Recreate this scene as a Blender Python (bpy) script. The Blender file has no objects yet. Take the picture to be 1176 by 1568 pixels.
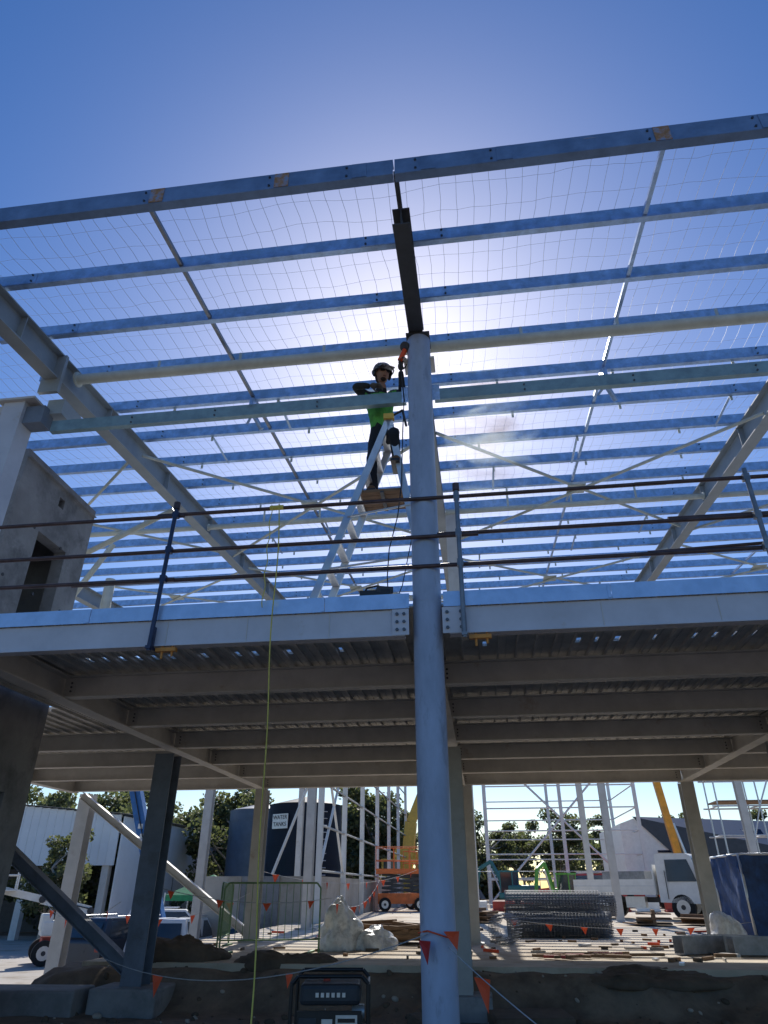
import bpy, bmesh, math, random
from mathutils import Vector, Matrix, noise
random.seed(7)
sc=bpy.context.scene
R=math.radians

# ---------------------------------------------------------------- materials
MATS={}
def mat(name,col,rough=.6,metal=0.0,var=.25,scale=3.0,bump=.0,col2=None,c2amt=.5,c2scale=1.5,spec=.5,trans=0,stretch=(1,1,1),alpha=None):
    if name in MATS: return MATS[name]
    m=bpy.data.materials.new(name); m.use_nodes=True
    nt=m.node_tree; N=nt.nodes; L=nt.links
    b=N['Principled BSDF']
    tc=N.new('ShaderNodeTexCoord'); mp=N.new('ShaderNodeMapping'); mp.inputs['Scale'].default_value=stretch
    L.new(tc.outputs['Object'],mp.inputs[0])
    n=N.new('ShaderNodeTexNoise'); n.inputs['Scale'].default_value=scale; n.inputs['Detail'].default_value=7; n.inputs['Roughness'].default_value=.65
    L.new(mp.outputs[0],n.inputs['Vector'])
    r=N.new('ShaderNodeValToRGB')
    r.color_ramp.elements[0].position=.3; r.color_ramp.elements[1].position=.72
    lo=[c*(1-var) for c in col]+[1]; hi=[min(1,c*(1+var)) for c in col]+[1]
    r.color_ramp.elements[0].color=lo; r.color_ramp.elements[1].color=hi
    L.new(n.outputs['Fac'],r.inputs[0]); out=r.outputs[0]
    if col2:
        n2=N.new('ShaderNodeTexNoise'); n2.inputs['Scale'].default_value=c2scale; n2.inputs['Detail'].default_value=8; n2.inputs['Roughness'].default_value=.7
        L.new(mp.outputs[0],n2.inputs['Vector'])
        r2=N.new('ShaderNodeValToRGB'); r2.color_ramp.elements[0].position=1-c2amt-.04; r2.color_ramp.elements[1].position=min(1,1-c2amt+.1)
        L.new(n2.outputs['Fac'],r2.inputs[0])
        mx=N.new('ShaderNodeMixRGB'); mx.inputs[2].default_value=list(col2)+[1]
        L.new(r2.outputs[0],mx.inputs[0]); L.new(out,mx.inputs[1]); out=mx.outputs[0]
    L.new(out,b.inputs['Base Color'])
    rr=N.new('ShaderNodeMapRange'); rr.inputs[3].default_value=max(.05,rough-.12); rr.inputs[4].default_value=min(1,rough+.15)
    L.new(n.outputs['Fac'],rr.inputs[0]); L.new(rr.outputs[0],b.inputs['Roughness'])
    b.inputs['Metallic'].default_value=metal
    b.inputs['Specular IOR Level'].default_value=spec
    if trans: b.inputs['Transmission Weight'].default_value=trans
    if alpha is not None: b.inputs['Alpha'].default_value=alpha
    if bump:
        bp=N.new('ShaderNodeBump'); bp.inputs['Strength'].default_value=bump; bp.inputs['Distance'].default_value=.03
        L.new(n.outputs['Fac'],bp.inputs['Height']); L.new(bp.outputs[0],b.inputs['Normal'])
    MATS[name]=m; return m

M_frame=mat('frame_paint',(.60,.58,.54),.5,0,.15,2.5,.05,(.42,.33,.25),.36,2.2)
M_rafter=mat('rafter_paint',(.30,.34,.36),.5,0,.15,2.5,.05,(.25,.25,.24),.34,2.2)
M_edge=mat('edge_beam_paint',(.54,.56,.62),.5,0,.12,2.,.03,(.42,.40,.38),.33,3)
M_pole=mat('pole_paint',(.34,.41,.54),.40,0,.22,3.5,.04,(.23,.27,.35),.40,6,stretch=(1,1,.35))
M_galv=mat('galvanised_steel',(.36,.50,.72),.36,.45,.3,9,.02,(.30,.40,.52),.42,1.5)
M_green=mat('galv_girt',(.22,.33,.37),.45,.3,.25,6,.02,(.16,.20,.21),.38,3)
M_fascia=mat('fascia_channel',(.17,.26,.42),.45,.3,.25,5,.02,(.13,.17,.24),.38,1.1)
M_patch=mat('rust_primer_patch',(.36,.20,.09),.7,0,.4,9,.05,(.19,.28,.46),.5,9)
M_dark=mat('dark_primer',(.05,.053,.06),.55,.1,.3,5,.03)
M_cream=mat('cream_pipe',(.56,.58,.50),.5,0,.15,5,.02,(.4,.36,.28),.3,2.)
M_deck=mat('deck_sheet',(.66,.65,.62),.5,.1,.2,5,.02)
M_decktop=mat('deck_top',(.35,.36,.37),.5,.4,.2,5,.02)
M_rail=mat('rail_tube',(.09,.06,.06),.5,.4,.4,8,.05)
M_postb=mat('post_blue',(.03,.045,.10),.4,.2,.3,8,.02)
M_postg=mat('post_grey',(.22,.23,.25),.4,.6,.3,8,.02)
M_orange=mat('orange_clamp',(.55,.23,.04),.5,.1,.3,12)
M_bolt=mat('bolt_zinc',(.12,.12,.13),.4,.8,.2,20)
M_precast=mat('precast_concrete',(.27,.27,.275),.85,0,.3,1.6,.3,(.15,.15,.155),.45,1.1)
M_conc=mat('concrete',(.42,.38,.33),.88,0,.2,1.4,.25,(.27,.23,.18),.45,.7)
M_slab=mat('slab_surface',(.55,.48,.38),.9,0,.22,1.2,.35,(.38,.30,.21),.48,.45)
M_black=mat('black_plastic',(.015,.015,.017),.4,0,.3,8)
M_tyre=mat('tyre_rubber',(.02,.02,.02),.85,0,.3,10,.1)
M_alu=mat('aluminium',(.62,.64,.66),.35,.6,.12,8)
M_white=mat('white_paint',(.76,.76,.74),.45,0,.1,4)
M_glass=mat('window_glass',(.03,.04,.05),.08,0,.2,3,spec=.9)
M_red=mat('red_paint',(.42,.05,.03),.5,0,.3,5)
M_yellow=mat('yellow_paint',(.72,.46,.08),.5,0,.15,5)
M_blue=mat('blue_paint',(.03,.14,.38),.45,0,.25,5)
M_flag=mat('flag_orange',(.80,.10,.03),.7,0,.15,5)
M_plastic=mat('plastic_wrap',(.66,.66,.64),.28,0,.25,7,.6,(.4,.4,.4),.45,4)
M_timber=mat('timber',(.22,.13,.07),.8,0,.35,6,.2,stretch=(1,6,6))
M_soil=mat('soil',(.12,.09,.065),.95,0,.35,3,.5)
M_rope=mat('yellow_rope',(.65,.55,.12),.8,0,.2,20)
M_ropew=mat('grey_rope',(.45,.45,.45),.8,0,.2,20)

# ---------------------------------------------------------------- mesh builder
def link(o,parent=None):
    sc.collection.objects.link(o)
    if parent: o.parent=parent
    return o
def empty(name,loc=(0,0,0),rz=0):
    e=bpy.data.objects.new(name,None); e.location=loc; e.rotation_euler=(0,0,rz); e.empty_display_size=.2
    return link(e)
class MB:
    def __init__(s,*mats): s.v=[];s.f=[];s.m=[];s.sm=[];s.mats=list(mats)
    def mi(s,m):
        if m not in s.mats: s.mats.append(m)
        return s.mats.index(m)
    def face(s,pts,m,smooth=False):
        b=len(s.v); s.v+= [tuple(p) for p in pts]; s.f.append(tuple(range(b,b+len(pts)))); s.m.append(s.mi(m)); s.sm.append(smooth)
    def raw(s,verts,faces,m,smooth=False):
        b=len(s.v); s.v+=[tuple(p) for p in verts]; k=s.mi(m)
        for f in faces: s.f.append(tuple(i+b for i in f)); s.m.append(k); s.sm.append(smooth)
    def bx(s,x0,x1,y0,y1,z0,z1,m,T=None):
        vs=[Vector((x,y,z)) for z in(z0,z1) for y in(y0,y1) for x in(x0,x1)]
        if T: vs=[T@v for v in vs]
        s.raw(vs,[(0,2,3,1),(4,5,7,6),(0,1,5,4),(2,6,7,3),(0,4,6,2),(1,3,7,5)],m)
    def box(s,c,size,m,rz=0,rx=0,ry=0):
        T=Matrix.Translation(c)@Matrix.Rotation(rz,4,'Z')@Matrix.Rotation(ry,4,'Y')@Matrix.Rotation(rx,4,'X')
        a,b,d=[q/2 for q in size]; s.bx(-a,a,-b,b,-d,d,m,T)
    def prism(s,p0,p1,outline,m,up=(0,0,1)):
        p0=Vector(p0);p1=Vector(p1);d=(p1-p0).normalized();up=Vector(up)
        if abs(d.dot(up))>.98: up=Vector((0,1,0))
        side=d.cross(up).normalized();u=side.cross(d).normalized();n=len(outline)
        a=[p0+side*x+u*y for x,y in outline];b=[p1+side*x+u*y for x,y in outline]
        s.raw(a+b,[(i,(i+1)%n,(i+1)%n+n,i+n) for i in range(n)],m)
        s.face(a[::-1],m); s.face(b,m)
    def tube(s,p0,p1,r,m,r1=None,n=10,caps=True):
        p0=Vector(p0);p1=Vector(p1);d=(p1-p0)
        if d.length<1e-6:return
        d.normalize(); up=Vector((0,0,1)) if abs(d.z)<.9 else Vector((0,1,0))
        a=d.cross(up).normalized();b=a.cross(d).normalized(); r1=r if r1 is None else r1
        c=[(math.cos(2*math.pi*i/n),math.sin(2*math.pi*i/n)) for i in range(n)]
        A=[p0+(a*x+b*y)*r for x,y in c];B=[p1+(a*x+b*y)*r1 for x,y in c]
        s.raw(A+B,[(i,(i+1)%n,(i+1)%n+n,i+n) for i in range(n)],m,n>4)
        if caps: s.face(A[::-1],m); s.face(B,m)
    def path(s,pts,r,m,n=6):
        for a,b in zip(pts[:-1],pts[1:]): s.tube(a,b,r,m,n=n,caps=False)
    def sphere(s,c,r,m,sx=1,sy=1,sz=1,nu=12,nv=8,half=False,T=None):
        vs=[];c=Vector(c)
        for j in range(nv+1):
            th=math.pi*j/nv*(.5 if half else 1)
            for i in range(nu):
                ph=2*math.pi*i/nu; v=Vector((r*sx*math.sin(th)*math.cos(ph),r*sy*math.sin(th)*math.sin(ph),r*sz*math.cos(th)))
                if T: v=T@v
                vs.append(c+v)
        fs=[]
        for j in range(nv):
            for i in range(nu): fs.append((j*nu+i,j*nu+(i+1)%nu,(j+1)*nu+(i+1)%nu,(j+1)*nu+i))
        s.raw(vs,fs,m,True)
    def obj(s,name,parent=None,weld=False,recalc=True,bevel=0):
        me=bpy.data.meshes.new(name); me.from_pydata(s.v,[],s.f)
        for m in s.mats: me.materials.append(m)
        me.polygons.foreach_set('material_index',s.m); me.polygons.foreach_set('use_smooth',s.sm)
        if recalc:
            bm=bmesh.new();bm.from_mesh(me)
            if weld: bmesh.ops.remove_doubles(bm,verts=bm.verts,dist=1e-4)
            bmesh.ops.recalc_face_normals(bm,faces=bm.faces);bm.to_mesh(me);bm.free()
        me.update()
        o=bpy.data.objects.new(name,me)
        if bevel:
            md=o.modifiers.new('b','BEVEL');md.width=bevel;md.segments=2;md.limit_method='ANGLE'
        return link(o,parent)
def isec(w,h,tf=.014,tw=.01):
    a=w/2;b=h/2;t=tw/2
    return [(-a,-b),(a,-b),(a,-b+tf),(t,-b+tf),(t,b-tf),(a,b-tf),(a,b),(-a,b),(-a,b-tf),(-t,b-tf),(-t,-b+tf),(-a,-b+tf)]
def csec(w,h,lip=.018,t=.005):   # web faces the street (-Y) when run along +X
    o=[(0,h/2),(w,h/2),(w,h/2-lip),(w-t,h/2-lip),(w-t,h/2-t),(t,h/2-t),(t,-h/2+t),(w-t,-h/2+t),(w-t,-h/2+lip),(w,-h/2+lip),(w,-h/2),(0,-h/2)]
    return [(-x,y) for x,y in o]

def roof(y): return 6.95+.087*y      # underside of purlins
# ---------------------------------------------------------------- main frame
B=empty('steel_frame_building')
pur=MB()
ys=[3.9+.85*i for i in range(37)]
for i,y in enumerate(ys):
    x0=-5.6 if y<7 else -12; z=roof(y)+.1
    if i==0: continue
    segs=[x0,-.42+.03*math.sin(i),4.4,14]
    for a,b in zip(segs[:-1],segs[1:]):
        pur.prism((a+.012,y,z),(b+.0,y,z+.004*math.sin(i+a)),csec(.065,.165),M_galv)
    for xx in (-.42,4.4,-5):
        pur.bx(xx-.45,xx+.45,y-.008,y-.002,z-.075,z+.075,M_galv)
        for bx_ in(-.4,.4):
            for bz in(-.045,.045): pur.tube((xx+bx_,y-.022,z+bz),(xx+bx_,y-.008,z+bz),.012,M_bolt,n=6)
pur.obj('purlins',B)
fa=MB()
y=ys[0];z=roof(y)+.11
for a,b in((-7,-.43),(-.415,6)):
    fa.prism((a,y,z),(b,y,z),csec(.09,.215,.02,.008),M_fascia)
for x,pm in((-4.6,0),(-2.75,1),(-1.5,1),(-.75,0),(-.1,0),(.6,0),(2.0,1),(2.9,0)):
    fa.bx(x-.07,x+.07,y-.006,y-.001,z-.10,z+.10,M_patch if pm else M_fascia)
    for bz in(-.06,.06): fa.tube((x-.12,y-.012,z+bz),(x-.12,y-.001,z+bz),.012,M_bolt,n=6)
fa.obj('eave_channel',B)
br=MB()
for X in (-2.85,2.02,6.7):
    for a,b in zip(ys[:-1],ys[1:]):
        k=.021
        br.prism((X,a+.07,roof(a)+.06),(X,b,roof(b)+.06),[(-k,-k),(k,-k),(k,k),(-k,k)],M_postg if X<0 else M_galv)
br.prism((-.41,ys[0]+.05,roof(ys[0])+.08),(-.41,4.4,roof(4.4)+.08),[(-.022,-.03),(.022,-.03),(.022,.03),(-.022,.03)],M_dark)
br.obj('purlin_bridging',B)
ra=MB()
ra.prism((-.40,4.3,roof(4.3)-.11),(-.40,6.12,roof(6.12)-.11),isec(.17,.21,.014,.014),M_dark)
ra.prism((-.40,6.2,roof(6.2)-.16),(-.40,34.7,roof(34.7)-.16),isec(.17,.31),M_rafter)
for X in(-5.0,4.4,9.1,-9.7):
    y0=4.2 if X==-5.0 else (6.1 if X>0 else 9.5)
    ra.prism((X,y0,roof(y0)-.2),(X,34.7,roof(34.7)-.2),isec(.19,.38,.018,.012),M_rafter)
    for k in range(0,30,2):
        yy=y0+1+k
        if yy<34: ra.bx(X-.085,X+.085,yy,yy+.012,roof(yy)-.37,roof(yy)-.03,M_rafter)
ra.bx(-5.13,-4.87,5.95,6.0,roof(6)-.6,roof(6)-.02,M_rafter)
ra.box((-4.95,6.3,6.75),(.22,.4,.22),M_rafter)
ra.obj('roof_rafters',B)
ti=MB()
def tie(x0,x1,y,dz,r=.075,stub=True):
    z=roof(y)+dz; ti.tube((x0,y,z),(x1,y,z),r,M_cream,n=14)
    for xe in(x0,x1): ti.tube((xe-.01,y,z),(xe+.01,y,z),r*1.5,M_cream,n=14)
    if stub:
        for k in range(1,4):
            xx=x0+(x1-x0)*k/4; ti.tube((xx,y,z+r*.8),(xx,y,z+abs(dz)+.02),.02,M_cream,n=6)
for (a,b) in((-4.88,-.5),(-.28,4.3),(4.5,9.0)):
    tie(a,b,6.28,-.17,.068)
for yy in(11.,16.3,21.2,27.): 
    for (a,b) in((-9.6,-5.1),(-4.88,-.5),(-.28,4.3),(4.5,9.0)): tie(a,b,yy,-.3,.05,yy<12)
def diag(x0,y0,x1,y1,r=.026,dz=-.25): ti.tube((x0,y0,roof(y0)+dz),(x1,y1,roof(y1)+dz),r,M_cream,n=8)
for (xa,xb) in((-4.9,-.5),(-.3,4.3),(-9.6,-5.1),(4.5,9.)):
    for (ya,yb) in((8.2,12.5),(13.5,17.),):
        diag(xa,ya,xb,yb); diag(xa,yb,xb,ya,dz=-.34)
        ti.box(((xa+xb)/2,(ya+yb)/2,roof((ya+yb)/2)-.295),(.3,.3,.02),M_cream)
ti.tube((-9.6,9.8,5.0),(-5.1,9.9,7.4),.05,M_cream); ti.tube((-9.6,12.,4.0),(-7.4,12.,7.9),.06,M_cream)
ti.tube((-8.5,14.,3.9),(-8.5,14.,8.),.12,M_cream);ti.tube((-9.6,11.2,7.6),(-7.0,16,4.0),.05,M_cream)
for X in(-2.85,2.02):
    for yy in(7.35,):
        z=roof(yy); ti.bx(X-.03,X+.03,yy-.1,yy+.1,z-.22,z,M_galv); ti.tube((X,yy,z-.2),(X+.12,yy+.1,z-.42),.035,M_galv)
        ti.tube((X-.1,yy+.1,z-.3),(X+.1,yy-.1,z-.12),.02,M_galv)
random.seed(3)
for i in range(4,20):
    for k in range(6):
        xx=-4.3+k*1.55+.25*(i%3)
        yy=ys[i]; ti.bx(xx-.018,xx+.018,yy+.07,yy+.08,roof(yy)-.05,roof(yy)+.02,M_cream)
        ti.bx(xx-.018,xx+.018,yy+.02,yy+.84,roof(yy)+.03,roof(yy)+.035,M_galv) if (k+i)%5==0 else None
ti.obj('roof_bracing',B)
g=MB()
g.prism((-4.95,6.13,6.47),(-.55,6.13,6.47),csec(.07,.155),M_green)
g.prism((-.22,6.13,6.47),(7,6.13,6.47),csec(.07,.155),M_green)
g.bx(-.6,-.5,6.12,6.128,6.38,6.6,M_galv); g.bx(-.26,-.16,6.12,6.128,6.38,6.6,M_galv)
g.bx(-.56,-.2,6.0,6.26,6.90,6.93,M_frame)
for x in(-3.9,-2.85,-1.6,.8,2.0,3.3): g.tube((x,6.118,6.5),(x,6.13,6.5),.012,M_bolt,n=6);g.tube((x,6.118,6.43),(x,6.13,6.43),.012,M_bolt,n=6)
g.obj('facade_girt',B)
# safety mesh
sm=MB(); M_wire=mat('mesh_wire',(.62,.64,.66),.6,.0,.1,5)
def jit(x,y,k): return noise.noise(Vector((x*1.1+k*9,y*1.3,k)))*.07
Y0,Y1=3.95,13.5
x=-6.9
while x<8.:
    pts=[];yy=Y0
    while yy<Y1:
        f=((yy-3.9)/.85)%1; sag=-.045*math.sin(math.pi*f)
        pts.append((x+jit(x,yy,1)+random.uniform(-.006,.006),yy,roof(yy)+.19+sag+jit(x,yy,2)*.35)); yy+=.2125
    sm.path(pts,.0023,M_wire,3); x+=.16
yy=Y0
while yy<Y1:
    f=((yy-3.9)/.85)%1; sag=-.045*math.sin(math.pi*f); pts=[];x=-6.9
    while x<8.:
        pts.append((x,yy+jit(x,yy,3)*.9+random.uniform(-.010,.010),roof(yy)+.192+sag+jit(x,yy,2)*.35)); x+=.15
    sm.path(pts,.0014,M_wire,3); yy+=.2833
sm.obj('roof_safety_mesh',B,recalc=False)
# pole
po=MB()
po.tube((-.38,6.05,-.2),(-.38,6.05,7.22),.137,M_pole,n=48)
po.bx(-.52,-.24,5.91,6.19,7.22,7.245,M_dark)
po.bx(-.47,-.29,5.95,6.2,7.0,7.215,M_pole) 
po.tube((-.38,6.05,3.86),(-.38,6.05,3.875),.1385,M_pole,n=48)
po.obj('round_column',B)
# columns
co=MB()
def col(X,Y,z0,z1,w=.25,m=M_frame,sec=True):
    if sec: co.prism((X,Y,z0),(X,Y,z1),isec(w,w,.016,.012),m)
    else: co.bx(X-w/2,X+w/2,Y-w/2,Y+w/2,z0,z1,m)
    co.bx(X-w*.8,X+w*.8,Y-w*.8,Y+w*.8,z0,z0+.03,m)
M_colb=mat('column_bluegrey',(.15,.18,.23),.5,0,.25,3,.03,(.10,.11,.13),.4,2)
M_coll=mat('column_light',(.58,.57,.55),.5,0,.12,3,.02,(.45,.41,.36),.35,2)
M_colm=mat('column_mid',(.40,.40,.39),.5,0,.15,3,.02,(.30,.26,.22),.36,2)
for X,w,m in((-5,.31,M_colb),(-.4,.31,M_colm),(4.4,.25,M_colm),(9.1,.25,M_colm)): col(X,11.0,.2,3.4,w,m)
for X in(-5,-.3,4.45,9.1): col(X,16.35,.5,3.5,.27,M_colm)
col(-9.5,16.7,-1,3.5,.3,M_coll); col(-9.7,10.95,-1,3.5,.3,M_coll)
col(-.2,11.1,3.87,roof(11.1)-.3,.2,M_coll)
for X in(-8.2,-5,-.4,4.4,9.1):
    for Y in(21.4,27.,33.):
        if (X==-5 and Y>22) or (X==4.4 and Y<22): continue
        col(X,Y,.5 if X>-6 else -1,roof(Y)-.35,.24,M_coll)
co.bx(-5.53,-5.25,5.95,6.2,0,6.75,M_edge); co.bx(-6.6,-5.26,6.0,6.2,6.64,6.74,M_coll); co.bx(-5.6,-5.1,5.9,6.3,6.75,6.78,M_coll)
co.bx(-5.25,-5.0,6.0,6.2,6.45,6.7,M_colb)
def brace(a,b,m,w=.12): co.prism(a,b,isec(w,w,.012,.01),m)
brace((-5.05,10.95,.45),(-9.6,10.95,3.5),M_colb,.17)
brace((-9.5,16.4,3.45),(-5.1,16.4,.65),M_coll,.15)
brace((-9.4,21.4,3.5),(-8.2,16.9,-.7),M_coll,.12)
co.obj('columns',B)
# ---------------------------------------------------------------- deck
D=MB()
for a,b in((-6.15,-.585),(-.175,14)):
    D.prism((a,5.93,3.65),(b,5.93,3.65),[(-x*1.0,y) for x,y in [(0,.13),(.09,.13),(.09,.116),(.012,.116),(.012,-.116),(.09,-.116),(.09,-.13),(0,-.13)]],M_edge)
    D.bx(a,b,5.905,5.93,3.52,3.533,M_edge)
M_form=mat('edge_form',(.42,.60,.86),.38,.4,.14,6,.02,(.36,.48,.64),.37,2)
for a,b in((-6.15,-3.72),(-3.715,-1.35),(-1.345,-.54),(-.22,1.3),(1.305,3.7),(3.705,6.2),(6.205,14)):
    D.bx(a,b,5.90,5.906,3.782,3.93,M_form); D.bx(a,b,5.906,6.05,3.924,3.93,M_form)
    D.bx(b-.03,b-.0,5.894,5.898,3.79,3.925,M_form)
for xx in(-2.9,-2.1,-1.3,1.2,2.2,3.1): D.bx(xx-.003,xx+.003,5.925,5.929,3.54,3.77,M_frame)
for a,b in((-.70,-.545),(-.235,-.02)):
    D.bx(a,b,5.90,5.918,3.525,3.775,M_edge)
    for i in range(2):
        for j in range(3):
            cx=a+.045+i*(b-a-.09); cz=3.575+j*.075
            D.tube((cx,5.885,cz),(cx,5.90,cz),.016,M_bolt,n=6)
bys=[7.7,9.4,11.1,12.8,14.5,16.3]
for yb in bys:
    for a,b in((-4.98,-.42),(-.38,4.38),(4.42,9.08),(9.12,14)):
        D.prism((a,yb,3.65),(b,yb,3.65),isec(.14,.262,.014,.01),M_frame)
        for e in(a+.1,b-.1):
            D.bx(e-.05,e+.05,yb-.012,yb+.012,3.54,3.76,M_frame)
            for bz in(3.6,3.65,3.7): D.tube((e,yb-.026,bz),(e,yb-.012,bz),.012,M_bolt,n=6)
    if yb>9.4: D.prism((-9.7,yb,3.65),(-5.02,yb,3.65),isec(.14,.262,.014,.01),M_frame)
for X in(-5,-.4,4.4,9.1):
    D.prism((X,6.05,3.64),(X,16.4,3.64),isec(.19,.28,.018,.012),M_frame)
D.prism((-9.7,9.6,3.64),(-9.7,16.4,3.64),isec(.19,.28,.018,.012),M_frame)
D.obj('deck_beams',B)
S=MB()
x=-6.1
while x<13.9:
    S.bx(x,x+.022,6.03,16.35,3.806,3.84,M_deck); S.bx(x+.098,x+.106,6.03,16.35,3.832,3.84,M_deck); x+=.2
S.bx(-6.12,14,7.32,16.4,3.84,3.85,M_deck); S.bx(-6.12,14,7.32,16.39,3.852,3.87,M_decktop)
S.bx(-6.12,14,6.03,7.16,3.84,3.85,M_deck); S.bx(-6.12,14,6.07,7.16,3.852,3.87,M_decktop)
prev=-6.12; x=-6.1
while x<13.8:
    if random.random()<.5 and abs(x+.4)>.2 and abs(x+5)>.2:
        w_=random.uniform(.03,.065); S.bx(prev,x+.04,7.16,7.32,3.84,3.855,M_deck); prev=x+.04+w_
    x+=.2
S.bx(prev,14,7.16,7.32,3.84,3.855,M_deck)
x=-9.7
while x<-6.2: S.bx(x,x+.022,9.5,16.35,3.806,3.84,M_deck); x+=.2
S.bx(-9.8,-6.13,9.5,16.4,3.84,3.87,M_deck)
S.obj('floor_decking',B)

# ---------------------------------------------------------------- guard rail
G=empty('edge_guardrail'); rl=MB()
def post(X,m,lean=0,knob=True,z0=3.46,z1=5.02):
    rl.tube((X,5.85,z0),(X+lean,5.85,z1),.022,m,n=10)
    if knob: rl.tube((X+lean,5.85,z1-.03),(X+lean,5.85,z1+.05),.034,M_rail,n=10)
    for z in(4.2,4.52,4.93): rl.box((X+lean*(z-z0)/(z1-z0),5.865,z),(.06,.06,.07),m)
    rl.box((X,5.9,3.49),(.05,.16,.03),m)
    rl.box((X,5.88,3.6),(.05,.04,.2),m)
    rl.box((X+.14,5.93,3.485),(.2,.05,.035),M_orange); rl.tube((X+.1,5.93,3.40),(X+.1,5.93,3.52),.012,M_orange,n=8);rl.tube((X+.2,5.93,3.42),(X+.2,5.93,3.53),.012,M_orange,n=8)
post(-3.02,M_postb,.04); post(-.04,M_postg,0); post(2.72,M_postg,0,False); post(-6.0,M_postg); post(5.7,M_postg)
def rail(x0,z0,x1,z1,y=5.89,r=.021,m=M_rail): rl.tube((x0,y,z0),(x1,y,z1),r,m,n=10)
rail(-7,4.94,-2.9,4.93);rail(-3.2,4.955,2.0,4.955,5.905);rail(1.7,4.95,7,4.93)
rail(-7,4.53,.15,4.51);rail(-.25,4.54,7,4.53,5.91);rail(1.95,4.575,3.5,4.57,5.94)
rail(-7,4.22,-2.9,4.20);rail(-4.0,4.2,7,4.21,5.91);rail(1.7,4.23,4,4.3,5.93,.016)
rl.obj('rails_and_posts',G)

# hanging rope
rp=MB(); pts=[]
for i in range(40):
    t=i/39; pts.append((-1.86+.14*t+.012*math.sin(t*17),5.83+.02*math.sin(t*11),4.96-4.9*t))
rp.path(pts,.0065,M_rope,5)
pts=[(-1.94+.01*math.sin(i),5.84,4.96-.045*i) for i in range(26)]; rp.path(pts,.005,M_rope,5)
rp.tube((-1.97,5.89,4.955),(-1.83,5.89,4.955),.025,M_rope)
rp.obj('hanging_rope')

# ---------------------------------------------------------------- precast shaft
P=empty('precast_stair_shaft'); p=MB()
zt=7.12
X1=-6.2
def wall(y0,y1,z0,z1): p.bx(X1-.2,X1,y0,y1,z0,z1,M_precast)
wall(7.4,8.06,-.2,zt); wall(8.8,9.32,-.2,zt); wall(8.06,8.8,6.1,6.68); wall(8.06,8.8,6.84,zt)
wall(8.06,8.33,6.68,6.84); wall(8.47,8.8,6.68,6.84)
wall(8.06,8.8,2.6,3.9); wall(8.06,8.2,-.2,2.6)
p.bx(-9.8,X1-.2,7.4,7.6,-.2,zt,M_precast); p.bx(-9.8,X1-.2,9.12,9.32,-.2,zt,M_precast); p.bx(-10,-9.8,7.4,9.32,-.2,zt,M_precast)
p.bx(-9.8,X1-.2,7.6,9.12,-.1,0,M_conc); p.bx(-9.8,X1-.21,7.6,9.12,6.86,7.0,M_precast);p.bx(-9.8,X1-.21,7.6,9.12,3.6,3.85,M_precast)  # higher slab inside the shaft is added to keep the opening dark
p.bx(X1,X1+.05,7.42,9.3,6.985,7.0,M_precast)
for k in range(5): p.tube((X1-.01,7.6+k*.35,5.2+(k%2)*.9),(X1+.006,7.6+k*.35,5.2+(k%2)*.9),.025,M_dark,n=10)
for k in range(9): p.tube((X1-.4,7.7+k*.15,3.9),(X1-.4,7.7+k*.15,4.5),.012,M_black,n=6)
p.obj('walls',P)

# ---------------------------------------------------------------- ground
def sstep(a,b,x):
    t=max(0,min(1,(x-a)/(b-a))); return t*t*(3-2*t)
def gz(x,y):
    n=noise.noise(Vector((x*.9,y*.9,0)))*.07+noise.noise(Vector((x*2.7,y*2.7,3)))*.035
    up=sstep(10.9,11.7,y+n*4)*.44
    z=up+n*(1-sstep(11.8,12.4,y)*.9)
    if y>11.9 and x>-6.3: z=.44+min(.0,n*.1)
    left=1-sstep(-7.6,-6.7,x+n*3)
    z=z*(1-left)+(-1.01)*left
    return z
def axis(segs):
    o=[]
    for a,b,st in segs:
        k=a
        while k<b-1e-6: o.append(k); k+=st
    o.append(segs[-1][1]); return o
gx=axis([(-420,-60,60),(-60,-14,4),(-14,-8.5,.6),(-8.5,7,.14),(7,14,.6),(14,60,4),(60,420,60)])
gy=axis([(-60,4,8),(4,8,.4),(8,13,.12),(13,30,1),(30,60,5),(60,900,70)])
vs=[(x,y,gz(x,y)) for y in gy for x in gx]; nx=len(gx)
fs=[(j*nx+i,j*nx+i+1,(j+1)*nx+i+1,(j+1)*nx+i) for j in range(len(gy)-1) for i in range(nx-1)]
M_ground=mat('dirt_ground',(.18,.14,.105),.95,0,.45,2.2,.9,(.27,.22,.165),.42,.5)
gm=MB(); gm.raw(vs,fs,M_ground,True); gm.obj('ground',recalc=False)
s=MB(); s.bx(-6.3,24,11.85,44,.25,.5,M_slab)
s.obj('concrete_slab')
s=MB(); s.bx(-45,-7.9,9,44,-1.2,-.985,M_conc); s.obj('concrete_road')
s=MB(); 
for i in range(420):
    x=random.uniform(-6.,7);y=random.uniform(8.8,12.3);r=random.choice([.012,.02,.02,.03,.04,.06])
    T=Matrix.Rotation(random.uniform(0,3),4,'Z')@Matrix.Rotation(random.uniform(0,1),4,'X')
    s.sphere((x,y,gz(x,y)+r*.2),r,M_conc if random.random()<.3 else M_soil,random.uniform(.7,1.4),1,.6,7,4,T=T)
s.obj('rubble')
s=MB()
s.box((-5,10.98,.12),(.95,.8,.36),M_precast,.05); s.box((-6.3,10.6,.05),(1.5,.7,.5),M_precast,.08); s.box((-.4,11.05,.12),(.8,.7,.3),M_precast)
s.box((.45,10.6,.02),(1.0,.6,.22),M_soil,.2,.06); s.box((-.75,10.4,.02),(.5,.5,.16),M_soil,.6,.1)
s.obj('concrete_footings',bevel=.03)

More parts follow.
